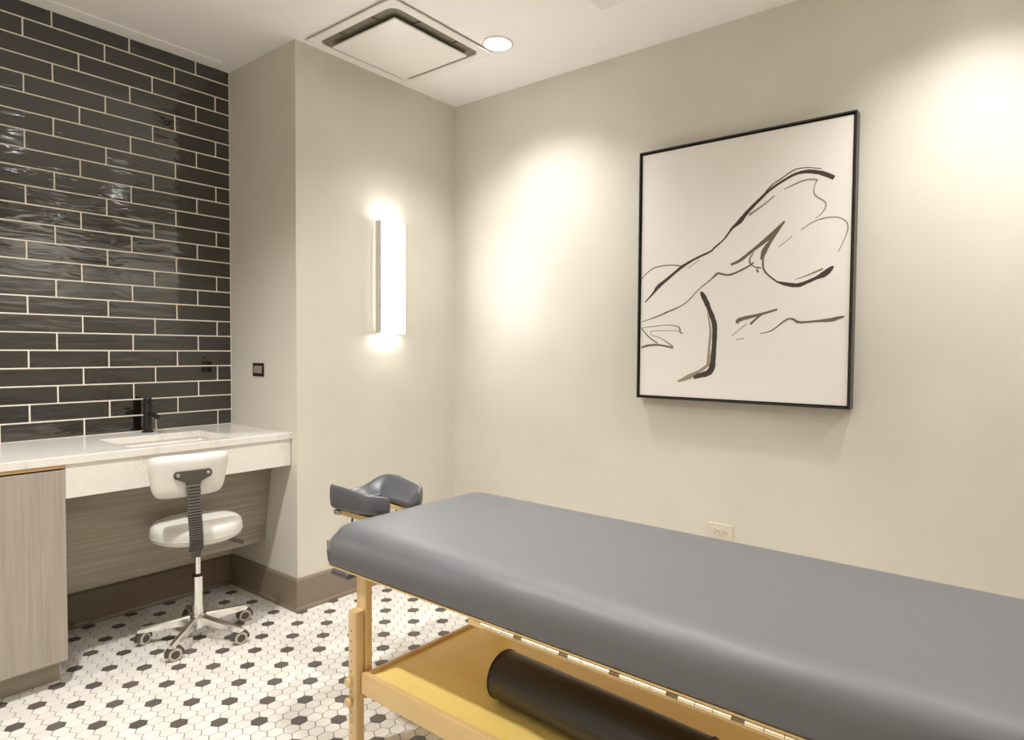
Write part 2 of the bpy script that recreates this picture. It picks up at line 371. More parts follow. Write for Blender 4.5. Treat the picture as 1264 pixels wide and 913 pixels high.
def cassette():
    t = thing('ceiling_air_unit', 'white square ceiling air cassette with slots around its hanging centre panel', 'air conditioner', (-.72, -.345, H))
    hx, hy = .312, .312
    # frame ring with sloped opening
    bm = bmesh.new()
    def rect(ax, ay, z, dx=0, dy=0, r=0, n=6):
        if r == 0: return [(dx+sx*ax, dy+sy*ay, z) for sx, sy in ((-1, -1), (1, -1), (1, 1), (-1, 1))]
        o = []
        for q, (sx, sy) in enumerate(((-1, -1), (1, -1), (1, 1), (-1, 1))):
            a0 = math.pi + q*math.pi/2
            for k in range(n+1):
                a = a0 + k*math.pi/2/n
                o.append((dx+sx*(ax-r)+r*math.cos(a), dy+sy*(ay-r)+r*math.sin(a), z))
        return o
    z0, z1 = -.013, -.006
    rings = [rect(hx, hy, z1, r=.004), rect(hx, hy, z0, r=.004), rect(.272, .272, z0, 0, 0, r=.045), rect(.262, .262, z0+.022, 0, 0, r=.04)]
    vr = [[bm.verts.new(p) for p in ring] for ring in rings]; n = len(vr[0])
    for a, b in zip(vr, vr[1:]):
        for k in range(n): bm.faces.new((a[k], a[(k+1) % n], b[(k+1) % n], b[k]))
    bmesh.ops.recalc_face_normals(bm, faces=bm.faces[:])
    link('frame', bm, M['whiteplastic'], t, 35)
    # recessed duct behind the opening
    bm = bmesh.new()
    rings = [rect(.266, .266, z0+.004, r=.042), rect(.262, .262, z0+.012, r=.04), rect(.225, .225, z0+.012, r=.03)]
    vr = [[bm.verts.new(p) for p in ring] for ring in rings]
    for a, b in zip(vr, vr[1:]):
        for k in range(n): bm.faces.new((a[k], a[(k+1) % n], b[(k+1) % n], b[k]))
    bmesh.ops.recalc_face_normals(bm, faces=bm.faces[:])
    link('duct', bm, M['slot'], t, 35)
    bm = bmesh.new(); box(bm, -.224, .224, -.224, .224, -.032, -.022, bev=.004, seg=2)
    link('centre_panel', bm, M['whiteplastic'], t, 35)
    for k in range(4):
        for s in (-.11, .12):
            bm = bmesh.new(); box(bm, s-.002, s+.002, -.262, -.222, -.0135, -.003)
            bmesh.ops.rotate(bm, verts=bm.verts[:], cent=(0, 0, 0), matrix=Matrix.Rotation(k*math.pi/2, 3, 'Z'))
            link('slot_bracket', bm, M['slot'], t)
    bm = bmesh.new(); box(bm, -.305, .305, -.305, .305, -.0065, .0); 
    # collar: only a rim, its dark colour stands in for the gap's shadow
    link('shadow_gap_collar', bm, M['slot'], t)
cassette()
bm = bmesh.new(); box(bm, -.73, -.43, -1.59, -1.29, H-.008, H-.0005, bev=.0025)
tag(link('ceiling_access_panel', bm, M['whiteplastic'], None, 35), 'flat white square access panel in the ceiling at the top edge', 'ceiling panel')

# ------------------------------------------------------------------ wall sconce
t = thing('wall_sconce', 'tall lit rectangular sconce with white diffuser on the narrow wall', 'wall light', (-.529, 0, 1.352))
hw = .083
bm = bmesh.new(); box(bm, -hw+.036, hw-.036, -.0215, -.001, .012, .580, bev=.003)
link('back_lens', bm, M['halo'], t)
bm = bmesh.new()
box(bm, -hw, -hw+.004, -.068, -.022, 0, .592, bev=.001); box(bm, hw-.004, hw, -.068, -.022, 0, .592, bev=.001)
box(bm, -hw+.004, hw-.004, -.026, -.022, 0, .592)
link('metal_channel', bm, M['steel'], t)
bm = bmesh.new(); box(bm, -hw+.0042, hw-.0042, -.073, -.0262, .001, .591, bev=.004, seg=3)
link('diffuser', bm, M['diffuser'], t, 40)

# ------------------------------------------------------------------ picture
exec_strokes = STROKES
def picture():
    yc, zb = -1.749, 1.047
    y0, y1 = -2.2195, -1.279; h = 1.160
    t = thing('framed_drawing', 'large brush and ink figure drawing in a thin black floating frame', 'picture', (0, yc, zb))
    a, b = y0-yc, y1-yc
    bm = bmesh.new()
    f = .0075
    box(bm, -.055, -.002, a, a+f, 0, h, bev=.0008); box(bm, -.055, -.002, b-f, b, 0, h, bev=.0008)
    box(bm, -.055, -.002, a+f, b-f, 0, f, bev=.0008); box(bm, -.055, -.002, a+f, b-f, h-f, h, bev=.0008)
    box(bm, -.016, -.006, a+f, b-f, f, h-f)
    link('frame', bm, M['frame'], t)
    g = f + .005
    bm = bmesh.new(); box(bm, -.047, -.016, a+g, b-g, g, h-g, bev=.0015)
    link('canvas', bm, M['canvas'], t)
    bm = bmesh.new()
    def cr(p0, p1, p2, p3, s):
        return tuple(.5*((2*q1) + (-q0+q2)*s + (2*q0-5*q1+4*q2-q3)*s*s + (-q0+3*q1-3*q2+q3)*s**3) for q0, q1, q2, q3 in zip(p0, p1, p2, p3))
    for si, (tone, pts) in enumerate(exec_strokes):
        pp = [pts[0]] + pts + [pts[-1]]; S = []
        for i in range(1, len(pp)-2):
            for k in range(6): S.append(cr(pp[i-1], pp[i], pp[i+1], pp[i+2], k/6))
        S.append(pts[-1])
        x = -.0474 - .00006*(2-tone) - .000004*si
        vs = []
        for i, (y, z, w) in enumerate(S):
            q0, q1 = S[max(i-1, 0)], S[min(i+1, len(S)-1)]
            dy, dz = q1[0]-q0[0], q1[1]-q0[1]; l = math.hypot(dy, dz) or 1
            ny, nz = -dz/l, dy/l
            j = 1 + random.uniform(-.09, .09)
            w = max(w, .0022)*j*.5*(1.22+.35*abs(dz)/l+.08*(tone > 0))
            yy, zz = y-yc, z-zb
            cl = lambda v: min(max(v, a+g+.002), b-g-.002)
            vs.append((bm.verts.new((x, cl(yy+ny*w), zz+nz*w)), bm.verts.new((x, cl(yy-ny*w), zz-nz*w))))
        for p, q in zip(vs, vs[1:]):
            fc = bm.faces.new((p[0], p[1], q[1], q[0])); fc.material_index = tone
            fc.normal_update()
            if fc.normal.x > 0: fc.normal_flip()
    link('brush_strokes', bm, [M['ink'], M['ink_mid'], M['ink_light']], t)
picture()

# ------------------------------------------------------------------ outlet and switch plate
t = thing('wall_outlet', 'ivory duplex outlet on the wall just above the massage table', 'outlet', (0, -1.687, .459))
link('cover_plate', bx(-.006, -.0003, -.0575, .0575, -.036, .036, bev=.002), M['beigeplastic'], t)
for s in (-1, 1):
    bm = bmesh.new(); cyl(bm, (-.0055, s*.0195, 0), (-.0085, s*.0195, 0), .0165, n=28)
    r = link('receptacle', bm, M['beigeplastic'], t)
    bm = bmesh.new()
    for dz in (-.0063, .0063): box(bm, -.0089, -.008, s*.0195+.001, s*.0195+.009, dz-.0012, dz+.0012)
    cyl(bm, (-.008, s*.0195-.0085, 0), (-.0089, s*.0195-.0085, 0), .0026, n=12)
    link('contact_slots', bm, M['dark'], r)
bm = bmesh.new(); cyl(bm, (-.0055, 0, 0), (-.0075, 0, 0), .003, n=12); link('screw', bm, M['steel'], t)
t = thing('switch_plate', 'small black rectangular switch plate above the counter on the side wall', 'switch', (-W, .340, 1.1595))
link('cover_plate', bx(-.006, -.0003, -.051, .051, -.0335, .0335, bev=.0015), M['frame'], t)
ins = link('insert', bx(-.0085, -.0055, -.038, .038, -.0185, .0195, bev=.001), M['greyplate'], t)
link('rocker', bx(-.0105, -.0083, -.030, .004, -.0125, .0135, bev=.001), M['greyplate'], ins)

# ------------------------------------------------------------------ counter run
CF = .0406
XC = -1.985
def worktop():
    bm = bmesh.new()
    z0, z1 = HC-.0300, HC
    xs = [XL+.002, -1.742, -1.312, -W-.0005]; ys = [CF, .100, .440, D-.0035]
    top = [[bm.verts.new((x, y, z1)) for y in ys] for x in xs]; bot = [[bm.verts.new((x, y, z0)) for y in ys] for x in xs]
    for i in range(3):
        for j in range(3):
            if i == 1 and j == 1: continue
            bm.faces.new((top[i][j], top[i+1][j], top[i+1][j+1], top[i][j+1]))
            bm.faces.new((bot[i][j+1], bot[i+1][j+1], bot[i+1][j], bot[i][j]))
    def side(p, q, r, s): bm.faces.new((p, q, r, s))
    for i in range(3):
        side(bot[i][0], bot[i+1][0], top[i+1][0], top[i][0]); side(bot[i+1][3], bot[i][3], top[i][3], top[i+1][3])
    for j in range(3):
        side(bot[3][j], bot[3][j+1], top[3][j+1], top[3][j]); side(bot[0][j+1], bot[0][j], top[0][j], top[0][j+1])
    side(bot[1][1], top[1][1], top[2][1], bot[2][1]); side(bot[2][2], top[2][2], top[1][2], bot[1][2])
    side(bot[1][2], top[1][2], top[1][1], bot[1][1]); side(bot[2][1], top[2][1], top[2][2], bot[2][2])
    bmesh.ops.recalc_face_normals(bm, faces=bm.faces[:])
    es = [e for e in bm.edges if e.calc_length() > .1 and e.calc_face_angle(0) > .5 and all(abs(v.co.z-z1) < 1e-6 for v in e.verts)]
    bmesh.ops.bevel(bm, geom=es, offset=.003, segments=2, profile=.5, affect='EDGES')
    o = link('worktop', bm, M['quartz'])
    tag(o, 'white veined quartz worktop running along the black tiled wall', 'worktop')
    return o
worktop()
bm = bmesh.new(); box(bm, XC+.001, -W-.004, CF+.007, CF+.027, .704, HC-.0305, bev=.0012)
tag(link('counter_apron', bm, M['quartz']), 'white quartz apron panel hanging under the worktop front by the stool', 'apron')
# sink
def sink():
    t = thing('sink_basin', 'white rectangular undermount sink let into the quartz worktop', 'sink', (-1.527, .27, HC-.031))
    hx, hy = .222, .177
    def rr(ax, ay, z, r, n=6):
        o = []
        for q, (sx, sy) in enumerate(((1, 1), (-1, 1), (-1, -1), (1, -1))):
            for k in range(n+1):
                a = q*math.pi/2 + k*math.pi/2/n
                o.append(Vector((sx*(ax-r)+r*math.cos(a), sy*(ay-r)+r*math.sin(a), z)))
        return o
    bm = bmesh.new()
    rings = [rr(hx+.02, hy+.02, 0, .02), rr(hx, hy, 0, .02), rr(hx-.006, hy-.006, -.066, .025), rr(hx-.03, hy-.03, -.080, .03), rr(.025, .025, -.086, .025)]
    vr = [[bm.verts.new(p) for p in r] for r in rings]; n = len(vr[0])
    for a, b in zip(vr, vr[1:]):
        for k in range(n): bm.faces.new((a[k], b[k], b[(k+1) % n], a[(k+1) % n]))
    bm.faces.new(vr[-1])
    bmesh.ops.recalc_face_normals(bm, faces=bm.faces[:])
    o = link('bowl', bm, M['ceramic'], t, 40)
    s = o.modifiers.new('Solidify', 'SOLIDIFY'); s.thickness = .008; s.offset = -1
    bm = bmesh.new(); lathe(bm, [(0, -.083), (.012, -.083), (.022, -.0845), (.0225, -.087)], 24)
    link('drain', bm, M['blackmetal'], t, 40)
sink()
# faucet
t = thing('faucet', 'black single lever faucet standing behind the undermount sink', 'faucet', (-1.502, .558, HC))
bm = bmesh.new(); lathe(bm, [(0, .0), (.026, 0), (.026, .004), (.023, .007), (.0175, .008), (.0175, .160), (.016, .163), (0, .163)], 32)
link('body', bm, M['blackmetal'], t, 40)
bm = bmesh.new(); cyl(bm, (0, -.012, .092), (0, -.118, .082), .0105, n=20, bev=.002); cyl(bm, (0, -.110, .084), (0, -.1105, .070), .0085, n=16)
link('spout', bm, M['blackmetal'], t, 40)
bm = bmesh.new(); cyl(bm, (0, -.014, .148), (0, -.030, .148), .009, n=18, bev=.0015); cyl(bm, (.0, -.027, .148), (.0, -.060, .156), .0045, .0038, n=14)
link('lever', bm, M['blackmetal'], t, 40)

# base cabinet
def cabinet():
    x0, x1 = XL+.004, XC
    t = thing('base_cabinet', 'grey washed wood base cabinet under the left end of the worktop', 'cabinet', ((x0+x1)/2, .33, 0))
    ox, oy = (x0+x1)/2, .33
    def b(name, m, X0, X1, Y0, Y1, Z0, Z1, bev=.001, parent=t):
        return link(name, bx(X0-ox, X1-ox, Y0-oy, Y1-oy, Z0, Z1, bev=bev), m, parent)
    b('body', M['door'], x0, x1, .066, D-.018, .1005, .790)
    b('finger_pull_recess', M['dark'], x0, x1-.002, .070, .30, .7905, .8198)
    b('top_rail', M['oak'], x0, x1, CF+.0045, .071, .8200, .8331)
    bm = bmesh.new()
    box(bm, x1-.022-ox, x1-ox, .072-oy, D-.018-oy, .7905, .8330)
    link('top_end', bm, M['door'], t)
    w = (x1-x0)/2
    for k in (0, 1):
        b('door', M['door'], x0+k*w+.0015, x0+(k+1)*w-(.0015 if k == 0 else 0), CF+.0055, .0655, .0985, .8135, .0012)
    b('toe_kick', M['panel'], x0, x1-.006, .124, .140, .0005, .100)
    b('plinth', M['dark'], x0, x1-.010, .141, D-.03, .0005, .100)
cabinet()
# sloping knee panel
def knee():
    bm = bmesh.new()
    x0, x1 = XC+.001, -W-.003
    th = .016
    pa, pb = Vector((0, .2205, .712)), Vector((0, .2935, .287))
    d = (pb-pa).normalized(); n = Vector((0, -d.z, d.y)); 
    if n.y < 0: n = -n
    prof = [pa, pb, pb+n*th, pa+n*th]
    sweep(bm, [[Vector((x, p.y, p.z)) for p in prof] for x in (x0, x1)])
    tag(link('knee_panel', bm, M['panel']), 'sloping grey brown wood knee panel under the sink behind the stool', 'panel')
knee()

# ------------------------------------------------------------------ stool
def stool():
    hx, hy = -1.497, .075
    t = thing('rolling_stool', 'white vinyl rolling stool with small backrest in front of the sink', 'stool', (hx, hy, 0))
    V = lambda x, y, z: Vector((x-hx, y-hy, z))
    # seat
    bm = bmesh.new()
    lathe(bm, [(0, .447), (.13, .447), (.163, .450), (.175, .458), (.1795, .474), (.1795, .497), (.176, .512), (.165, .5225), (.14, .528), (.08, .530), (0, .531)], 64)
    link('seat', bm, M['whitevinyl'], t, True)
    bm = bmesh.new()
    lathe(bm, [(.1797, .4725), (.1815, .4745), (.1797, .4765)], 64)
    link('seat_piping', bm, M['whitevinyl'], t, True)
    bm = bmesh.new(); box(bm, -.075, .075, -.075, .075, .430, .4468, bev=.003); link('seat_plate', bm, M['darkplastic'], t)
    # backrest : curved cushion
    cx, cy, phi = -1.606, -.112, R(-7)
    tx, ty = math.cos(phi), math.sin(phi); nx, ny = -math.sin(phi), math.cos(phi)
    bm = bmesh.new()
    nu, nv = 18, 10
    def hull(side):
        g = []
        for j in range(nv+1):
            v = j/nv
            row = []
            for i in range(nu+1):
                u = 2*i/nu-1; vv = 2*v-1
                hw = .131 + .027*v
                # superellipse outline
                k = 7.0
                m_ = max(abs(u), abs(vv)); r = (abs(u)**k+abs(vv)**k)**(1/k)
                s = m_/r if r > 0 else 1
                uu, vw = u*s, vv*s
                edge = max(0, 1-(max(abs(u), abs(vv)))**6)
                th = .006 + .021*edge**.5
                X = uu*hw; Z = .757 + vw*.0885
                Yc = .10*(X**2)/.16*1.6 + (vw*.012)*(-1)
                Y = Yc + (th if side > 0 else -th)
                row.append(bm.verts.new((cx-hx+tx*X+nx*Y, cy-hy+ty*X+ny*Y, Z)))
            g.append(row)
        return g
    A_, B_ = hull(1), hull(-1)
    for g, s in ((A_, 1), (B_, -1)):
        for j in range(nv):
            for i in range(nu):
                q = (g[j][i], g[j][i+1], g[j+1][i+1], g[j+1][i])
                bm.faces.new(q if s < 0 else q[::-1])
    rim = lambda g: [g[0][i] for i in range(nu+1)] + [g[j][nu] for j in range(1, nv+1)] + [g[nv][i] for i in range(nu-1, -1, -1)] + [g[j][0] for j in range(nv-1, 0, -1)]
    ra, rb_ = rim(A_), rim(B_)
    for k in range(len(ra)): bm.faces.new((ra[k], ra[(k+1) % len(ra)], rb_[(k+1) % len(ra)], rb_[k]))
    bmesh.ops.recalc_face_normals(bm, faces=bm.faces[:])
    subsurf(link('backrest', bm, M['whitevinyl'], t, True), 1)
    def P(X, Y, Z): return Vector((cx-hx+tx*X+nx*Y, cy-hy+ty*X+ny*Y, Z))
    # bracket plate on the back: rounded bar tapering into a tongue
    bm = bmesh.new()
    out = []
    for a in range(0, 181, 20): out.append((-.058+.013*math.cos(R(90+a)), .765+.016*math.sin(R(90+a))))
    out += [(-.030, .735), (-.024, .715), (.024, .715), (.030, .735)]
    for a in range(0, 181, 20): out.append((.058+.013*math.cos(R(-90+a)), .765+.016*math.sin(R(-90+a))))
    y0, y1 = -.034, -.026
    sweep(bm, [[P(x, y0, z) for x, z in out], [P(x, y1, z) for x, z in out]])
    br = link('back_bracket', bm, M['darkplastic'], t)
    for s in (-1, 1):
        bm = bmesh.new()
        cyl(bm, P(s*.056, -.0335, .765), P(s*.056, -.0385, .765), .0085, .006, n=18)
        link('bolt', bm, M['steel'], br, 40)
    # ribbed sleeve over the back bar
    bm = bmesh.new()
    path = [(.0, -.030, .722), (.0, -.036, .66), (.002, -.038, .60), (.006, -.036, .55), (.009, -.032, .50), (.011, -.026, .470), (.012, -.012, .452)]
    NR = 30
    pts = []
    for i in range(NR*3+1):
        s = i/(NR*3)*(len(path)-1); k = min(int(s), len(path)-2); f = s-k
        a, b = Vector(path[k]), Vector(path[k+1]); pts.append((a.lerp(b, f), i))
    rings = []
    for p, i in pts:
        k = pts.index((p, i)); q0 = pts[max(k-1, 0)][0]; q1 = pts[min(k+1, len(pts)-1)][0]
        tg = (q1-q0).normalized(); nn = Vector((0, tg.z, -tg.y))
        if nn.y > 0: nn = -nn
        g = 1.0 if i % 3 else .55
        hw = .0268*(1 if i % 3 else .93); th = .0085*g
        ring = []
        for a in range(16):
            c, s_ = math.cos(2*math.pi*a/16), math.sin(2*math.pi*a/16)
            sx = math.copysign(abs(c)**.45, c)*hw; sy = math.copysign(abs(s_)**.7, s_)*th
            q = Vector((p.x+sx, p.y, p.z)) + nn*sy
            ring.append(P(q.x, q.y, q.z))
        rings.append(ring)
    sweep(bm, rings)
    link('back_support_sleeve', bm, M['darkplastic'], t)
    bm = bmesh.new()
    a = P(.012, -.012, .445); box(bm, -.017, .017, -.5, .5, -.004, .004)
    d = Vector((0, 0, 0)) - Vector((a.x, a.y, 0)); 
    bmesh.ops.scale(bm, verts=bm.verts[:], vec=(1, d.length, 1))
    bmesh.ops.transform(bm, matrix=Matrix.Translation((a.x/2, a.y/2, .4255)) @ Matrix.Rotation(math.atan2(d.y, d.x)-math.pi/2, 4, 'Z'), verts=bm.verts[:])
    link('back_bar', bm, M['darkplastic'], t)
    # lever
    bm = bmesh.new(); tube(bm, [V(-1.46, .06, .428), V(-1.423, .05, .432), V(-1.405, .05, .424), V(-1.37, .05, .414)], .004, 10)
    lv = link('height_lever', bm, M['darkplastic'], t, True)
    bm = bmesh.new(); cyl(bm, V(-1.372, .05, .415), V(-1.305, .05, .385), .008, .0095, n=16, bev=.003); link('grip', bm, M['darkplastic'], lv, 40)
    # column
    bm = bmesh.new(); cyl(bm, (0, 0, .27), (0, 0, .43), .0125, n=28); link('gas_piston', bm, M['chrome'], t, 40)
    bm = bmesh.new(); lathe(bm, [(.0, .075), (.0215, .075), (.0215, .276), (.0, .276)], 32); col = link('column', bm, M['chrome'], t, 40)
    bm = bmesh.new(); lathe(bm, [(.0126, .276), (.0225, .2762), (.0225, .284), (.0126, .287)], 32); link('collar', bm, M['blackmetal'], col, 40)
    # hub and star base
    bm = bmesh.new(); lathe(bm, [(0, .052), (.028, .052), (.034, .060), (.034, .100), (.029, .110), (.0, .111)], 36); link('hub', bm, M['chrome'], t, 40)
    A0 = R(4)
    yaws = [R(-103), R(-60), R(-70), R(-96), R(-98)]
    for k in range(5):
        a = A0 + k*2*math.pi/5
        dx, dy = math.cos(a), math.sin(a)
        bm = bmesh.new()
        rings = []
        for s, zt, hh, ww in ((.018, .108, .042, .014), (.06, .101, .036, .0145), (.14, .088, .027, .0135), (.218, .077, .022, .0125), (.230, .072, .014, .010)):
            prof = [(-ww, -hh), (-ww*.92, -.006), (-ww*.55, 0), (ww*.55, 0), (ww*.92, -.006), (ww, -hh)]
            rings.append([Vector((dx*s - dy*u, dy*s + dx*u, zt+z)) for u, z in prof])
        sweep(bm, rings)
        link('leg', bm, M['chrome'], t, 30)
        px, py = dx*.212, dy*.212
        yw = yaws[k]
        wx, wy = math.cos(yw), math.sin(yw)     # wheel axle direction (towards the visible face)
        qx, qy = -wy, wx
        bm = bmesh.new()
        cyl(bm, (px, py, .050), (px, py, .064), .008, n=16)
        # hood: arc over the wheel
        rings = []
        ccx, ccy = px+qx*.006, py+qy*.006
        for aa in range(-10, 191, 20):
            ca, sa = math.cos(R(aa)), math.sin(R(aa))
            r0, r1 = .0255, .0365
            ring = []
            for (r, o) in ((r0, -.018), (r1, -.014), (r1, .006), (r0, .010)):
                ring.append(Vector((ccx+qx*ca*r+wx*o, ccy+qy*ca*r+wy*o, .0275+sa*r*.98)))
            rings.append(ring)
        sweep(bm, rings)
        cs = link('caster', bm, M['darkplastic'], t, 40)
        MW = Matrix.Translation((ccx, ccy, .0272)) @ Vector((wx, wy, 0)).to_track_quat('Z', 'Y').to_matrix().to_4x4()
        bm = bmesh.new()
        lathe(bm, [(.0, .0125), (.0155, .0125), (.0165, .0115)], 28, MW, 1)
        lathe(bm, [(.0165, .0115), (.0185, .0132), (.0245, .0118), (.0270, .008), (.0270, -.010), (.0245, -.013), (.0165, -.0135)], 28, MW, 0)
        lathe(bm, [(.0165, -.0135), (0, -.0135)], 28, MW, 1)
        bmesh.ops.recalc_face_normals(bm, faces=bm.faces[:])
        link('wheel', bm, [M['tread'], M['darkplastic']], cs, 40)
stool()

# ------------------------------------------------------------------ massage table
TH = R(-.9)
TC = (-1.194, -1.947)       # centre in the rotated frame
def table():
    wx = math.cos(TH)*TC[0]-math.sin(TH)*TC[1]; wy = math.sin(TH)*TC[0]+math.cos(TH)*TC[1]
    t = thing('massage_table', 'wooden massage table with thick charcoal grey vinyl top', 'massage table', (wx, wy, 0), TH)
    q = lambda b, a: (b-TC[0], a-TC[1])
    hb, ha = .372, .974
    zb, zt = .5755, .700
    # upholstered top : rings of a rounded rectangle
    def rr(ax, ay, r, z, n=10, m=60):
        o = []
        cs = [(ax-r, ay-r, 0), (-(ax-r), ay-r, 90), (-(ax-r), -(ay-r), 180), (ax-r, -(ay-r), 270)]
        for i, (x, y, a0) in enumerate(cs):
            for k in range(n+1):
                a = R(a0+90*k/n); o.append(Vector((x+r*math.cos(a), y+r*math.sin(a), z)))
            nx, ny, na = cs[(i+1) % 4]; a = R(a0+90)
            p = o[-1]; e = Vector((nx+r*math.cos(R(na)), ny+r*math.sin(R(na)), z))
            cnt = m if i % 2 == 0 else 2*m
            cnt = cnt//2
            for k in range(1, cnt): o.append(p.lerp(e, k/cnt))
        return o
    bm = bmesh.new()
    prof = [(-.010, zb), (-.003, zb+.003), (0, zb+.012), (.002, zb+.035), (.000, zb+.062), (-.006, zb+.082), (-.016, zb+.099), (-.030, zb+.112), (-.050, zb+.1205), (-.080, zt), (-.15, zt+.001), (-.25, zt+.001), (-.33, zt+.001)]
    rings = []
    for off, z in prof:
        rc = max(.075+off*.6, .012)
        ring = rr(hb+off, ha+off, rc, z)
        rings.append(ring)
    # soft pulls and creases of the cover along its long near edge
    rnd = random.Random(3)
    waves = [(rnd.uniform(-.9, .9), rnd.uniform(.03, .09), rnd.uniform(-.003, .003)) for _ in range(26)]
    for ri, ring in enumerate(rings):
        z = prof[ri][1]
        wgt = math.exp(-((z-(zb+.095))/.022)**2)
        if prof[ri][0] < -.06: wgt *= math.exp((prof[ri][0]+.06)*14)
        for i, p in enumerate(ring):
            d = sum(am*math.exp(-((p.y - c - .35*(z-zb))/w)**2) for c, w, am in waves)
            if p.x < 0:
                l = max(0, min(1, (p.y+.1)/.8))        # head half sags a little more at the edge
                p.x += wgt*(d + .012*l); p.z -= wgt*.006*l
            else: p.x -= wgt*d*.5
    sweep(bm, rings, True)
    # close the top fan cleanly: replace last n-gon by inset grid is unnecessary, it is flat
    pad = link('padded_top', bm, M['padvinyl'], t, 50)
    # stitched seam and small metal hook on the near corner of the head end
    bm = bmesh.new()
    tube(bm, [rings[i][48] for i in range(1, 10)], .0016, 8)
    link('seam', bm, M['padvinyl'], pad, True)
    bm = bmesh.new()
    p = rings[4][48]
    box(bm, -.002, .003, -.010, .010, -.018, .018, bev=.001, M4=Matrix.Translation(p) @ Matrix.Rotation(R(162), 4, 'Z'))
    link('metal_hook', bm, M['steel'], t)
    # deck
    bm = bmesh.new()
    ring0 = rr(hb-.004, ha-.004, .07, zb-.0050); ring1 = rr(hb-.004, ha-.004, .07, zb-.0005)
    sweep(bm, [ring0, ring1]); link('deck', bm, M['maple'], t, 50)
    # near long rail with piano hinge
    x0 = -hb+.006
    y1 = q(0, -1.650)[1]
    for sgn in (1, -1):
        bm = bmesh.new(); a_, b_ = sorted((sgn*x0, sgn*(x0+.02)))
        box(bm, a_, b_, -ha+.08, y1, zb-.024, zb-.0055, bev=.001); link('side_rail', bm, M['maple'], t)
    # hinge : knuckles along the rail
    bm = bmesh.new(); y = y1-.05; k = 0
    MH = Matrix.Translation((x0-.003, 0, zb-.0105)) @ Matrix.Rotation(math.pi/2, 4, 'X')
    while y > -ha+.12:
        l = .024 if k % 4 == 3 else .0365
        r_, mi_ = (.0030, 1) if k % 4 == 3 else (.0052, 0)
        lathe(bm, [(.0026, -y), (r_, -y+.0002), (r_, -y+l-.0002), (.0026, -y+l)], 12, MH, mi_)
        lathe(bm, [(.0026, -y+l), (.0026, -y+l+.001)], 12, MH, 1)
        y -= l+.001; k += 1
    bmesh.ops.remove_doubles(bm, verts=bm.verts[:], dist=1e-5)
    link('piano_hinge', bm, [M['brass'], M['bronze']], t, 40)
    # end aprons
    for s in (1, -1):
        bm = bmesh.new(); box(bm, -.313, .313, s*(ha-.182)-.011, s*(ha-.182)+.011, zb-.030, zb-.0055, bev=.002); link('end_apron', bm, M['maple'], t)
    # legs
    for sx in (-1, 1):
        for sy in (1, -1):
            X = lambda b: -sx*(b-TC[0]); Y = lambda a: sy*(a-TC[1])
            bm = bmesh.new()
            xa, xb = sorted((X(-1.5326), X(-1.508))); ya, yb = sorted((Y(-1.131), Y(-1.179)))
            box(bm, xa, xb, ya, yb, .175, zb-.0055, bev=.0025)
            lg = link('leg', bm, M['mapleleg'], t)
            # extension : rounded bar with scooped top
            bm = bmesh.new(); xa, xb = sorted((X(-1.5700), X(-1.5335))); ya, yb = sorted((Y(-1.137), Y(-1.177)))
            cxm, cym = (xa+xb)/2, (ya+yb)/2
            o = []
            for iq, (ax, ay, a0) in enumerate(((1, 1, 0), (-1, 1, 90), (-1, -1, 180), (1, -1, 270))):
                for k in range(6):
                    a = R(a0+18*k); o.append((cxm+ax*((xb-xa)/2-.009)+.009*math.cos(a), cym+ay*((yb-ya)/2-.009)+.009*math.sin(a)))
            rings = [[Vector((x, y, z)) for x, y in o] for z in (.0008, .15, .30, .44)]
            rings.append([Vector((x, y, .458 - .010*math.exp(-((y-cym)/.011)**2))) for x, y in o])
            sweep(bm, rings)
            fx = X(-1.5700); dxs = -1 if fx < cxm else 1
            for k in range(12):
                z = .397-.032*k
                if k in (5, 7): continue
                cyl(bm, (fx-dxs*.001, cym, z), (fx+dxs*.0003, cym, z), .0026, n=10, mi=1)
            ex = link('leg_extension', bm, [M['mapleleg'], M['dark']], t, 40)
            for z in (.237, .173):
                bm = bmesh.new()
                MK = Matrix.Translation((fx, cym+sy*.004, z)) @ Vector((dxs, 0, 0)).to_track_quat('Z', 'Y').to_matrix().to_4x4()
                lathe(bm, [(.008, 0), (.0085, .003), (.0135, .005), (.0155, .009), (.0145, .013), (.0115, .016), (.0105, .0152), (0, .0152)], 28, MK)
                link('knob', bm, M['mapleleg'], ex, 40)
    # shelf with rails
    sx0, sx1 = q(-1.5525, 0)[0], -q(-1.5525, 0)[0]
    sy1 = q(0, -1.183)[1]; sy0 = -sy1
    zs = .2535
    bm = bmesh.new(); box(bm, sx0+.0185, sx1-.0185, sy0+.014, sy1-.014, zs-.012, zs, bev=.001); link('shelf', bm, M['shelf'], t)
    for s in (-1, 1):
        bm = bmesh.new(); a_, b_ = sorted((s*sx1, s*(sx1-.019))); box(bm, a_, b_, sy0-.0, sy1-.0, .200, .2665, bev=.0022); link('shelf_rail', bm, M['maple'], t)
    for s in (-1, 1):
        bm = bmesh.new(); a_, b_ = sorted((s*sy1, s*(sy1-.014))); box(bm, sx0+.019, sx1-.019, a_, b_, .220, .2640, bev=.002); link('shelf_end_rail', bm, M['maple'], t)
    return t
table()

def to_world(b, a, z=0): return (math.cos(TH)*b-math.sin(TH)*a, math.sin(TH)*b+math.cos(TH)*a, z)
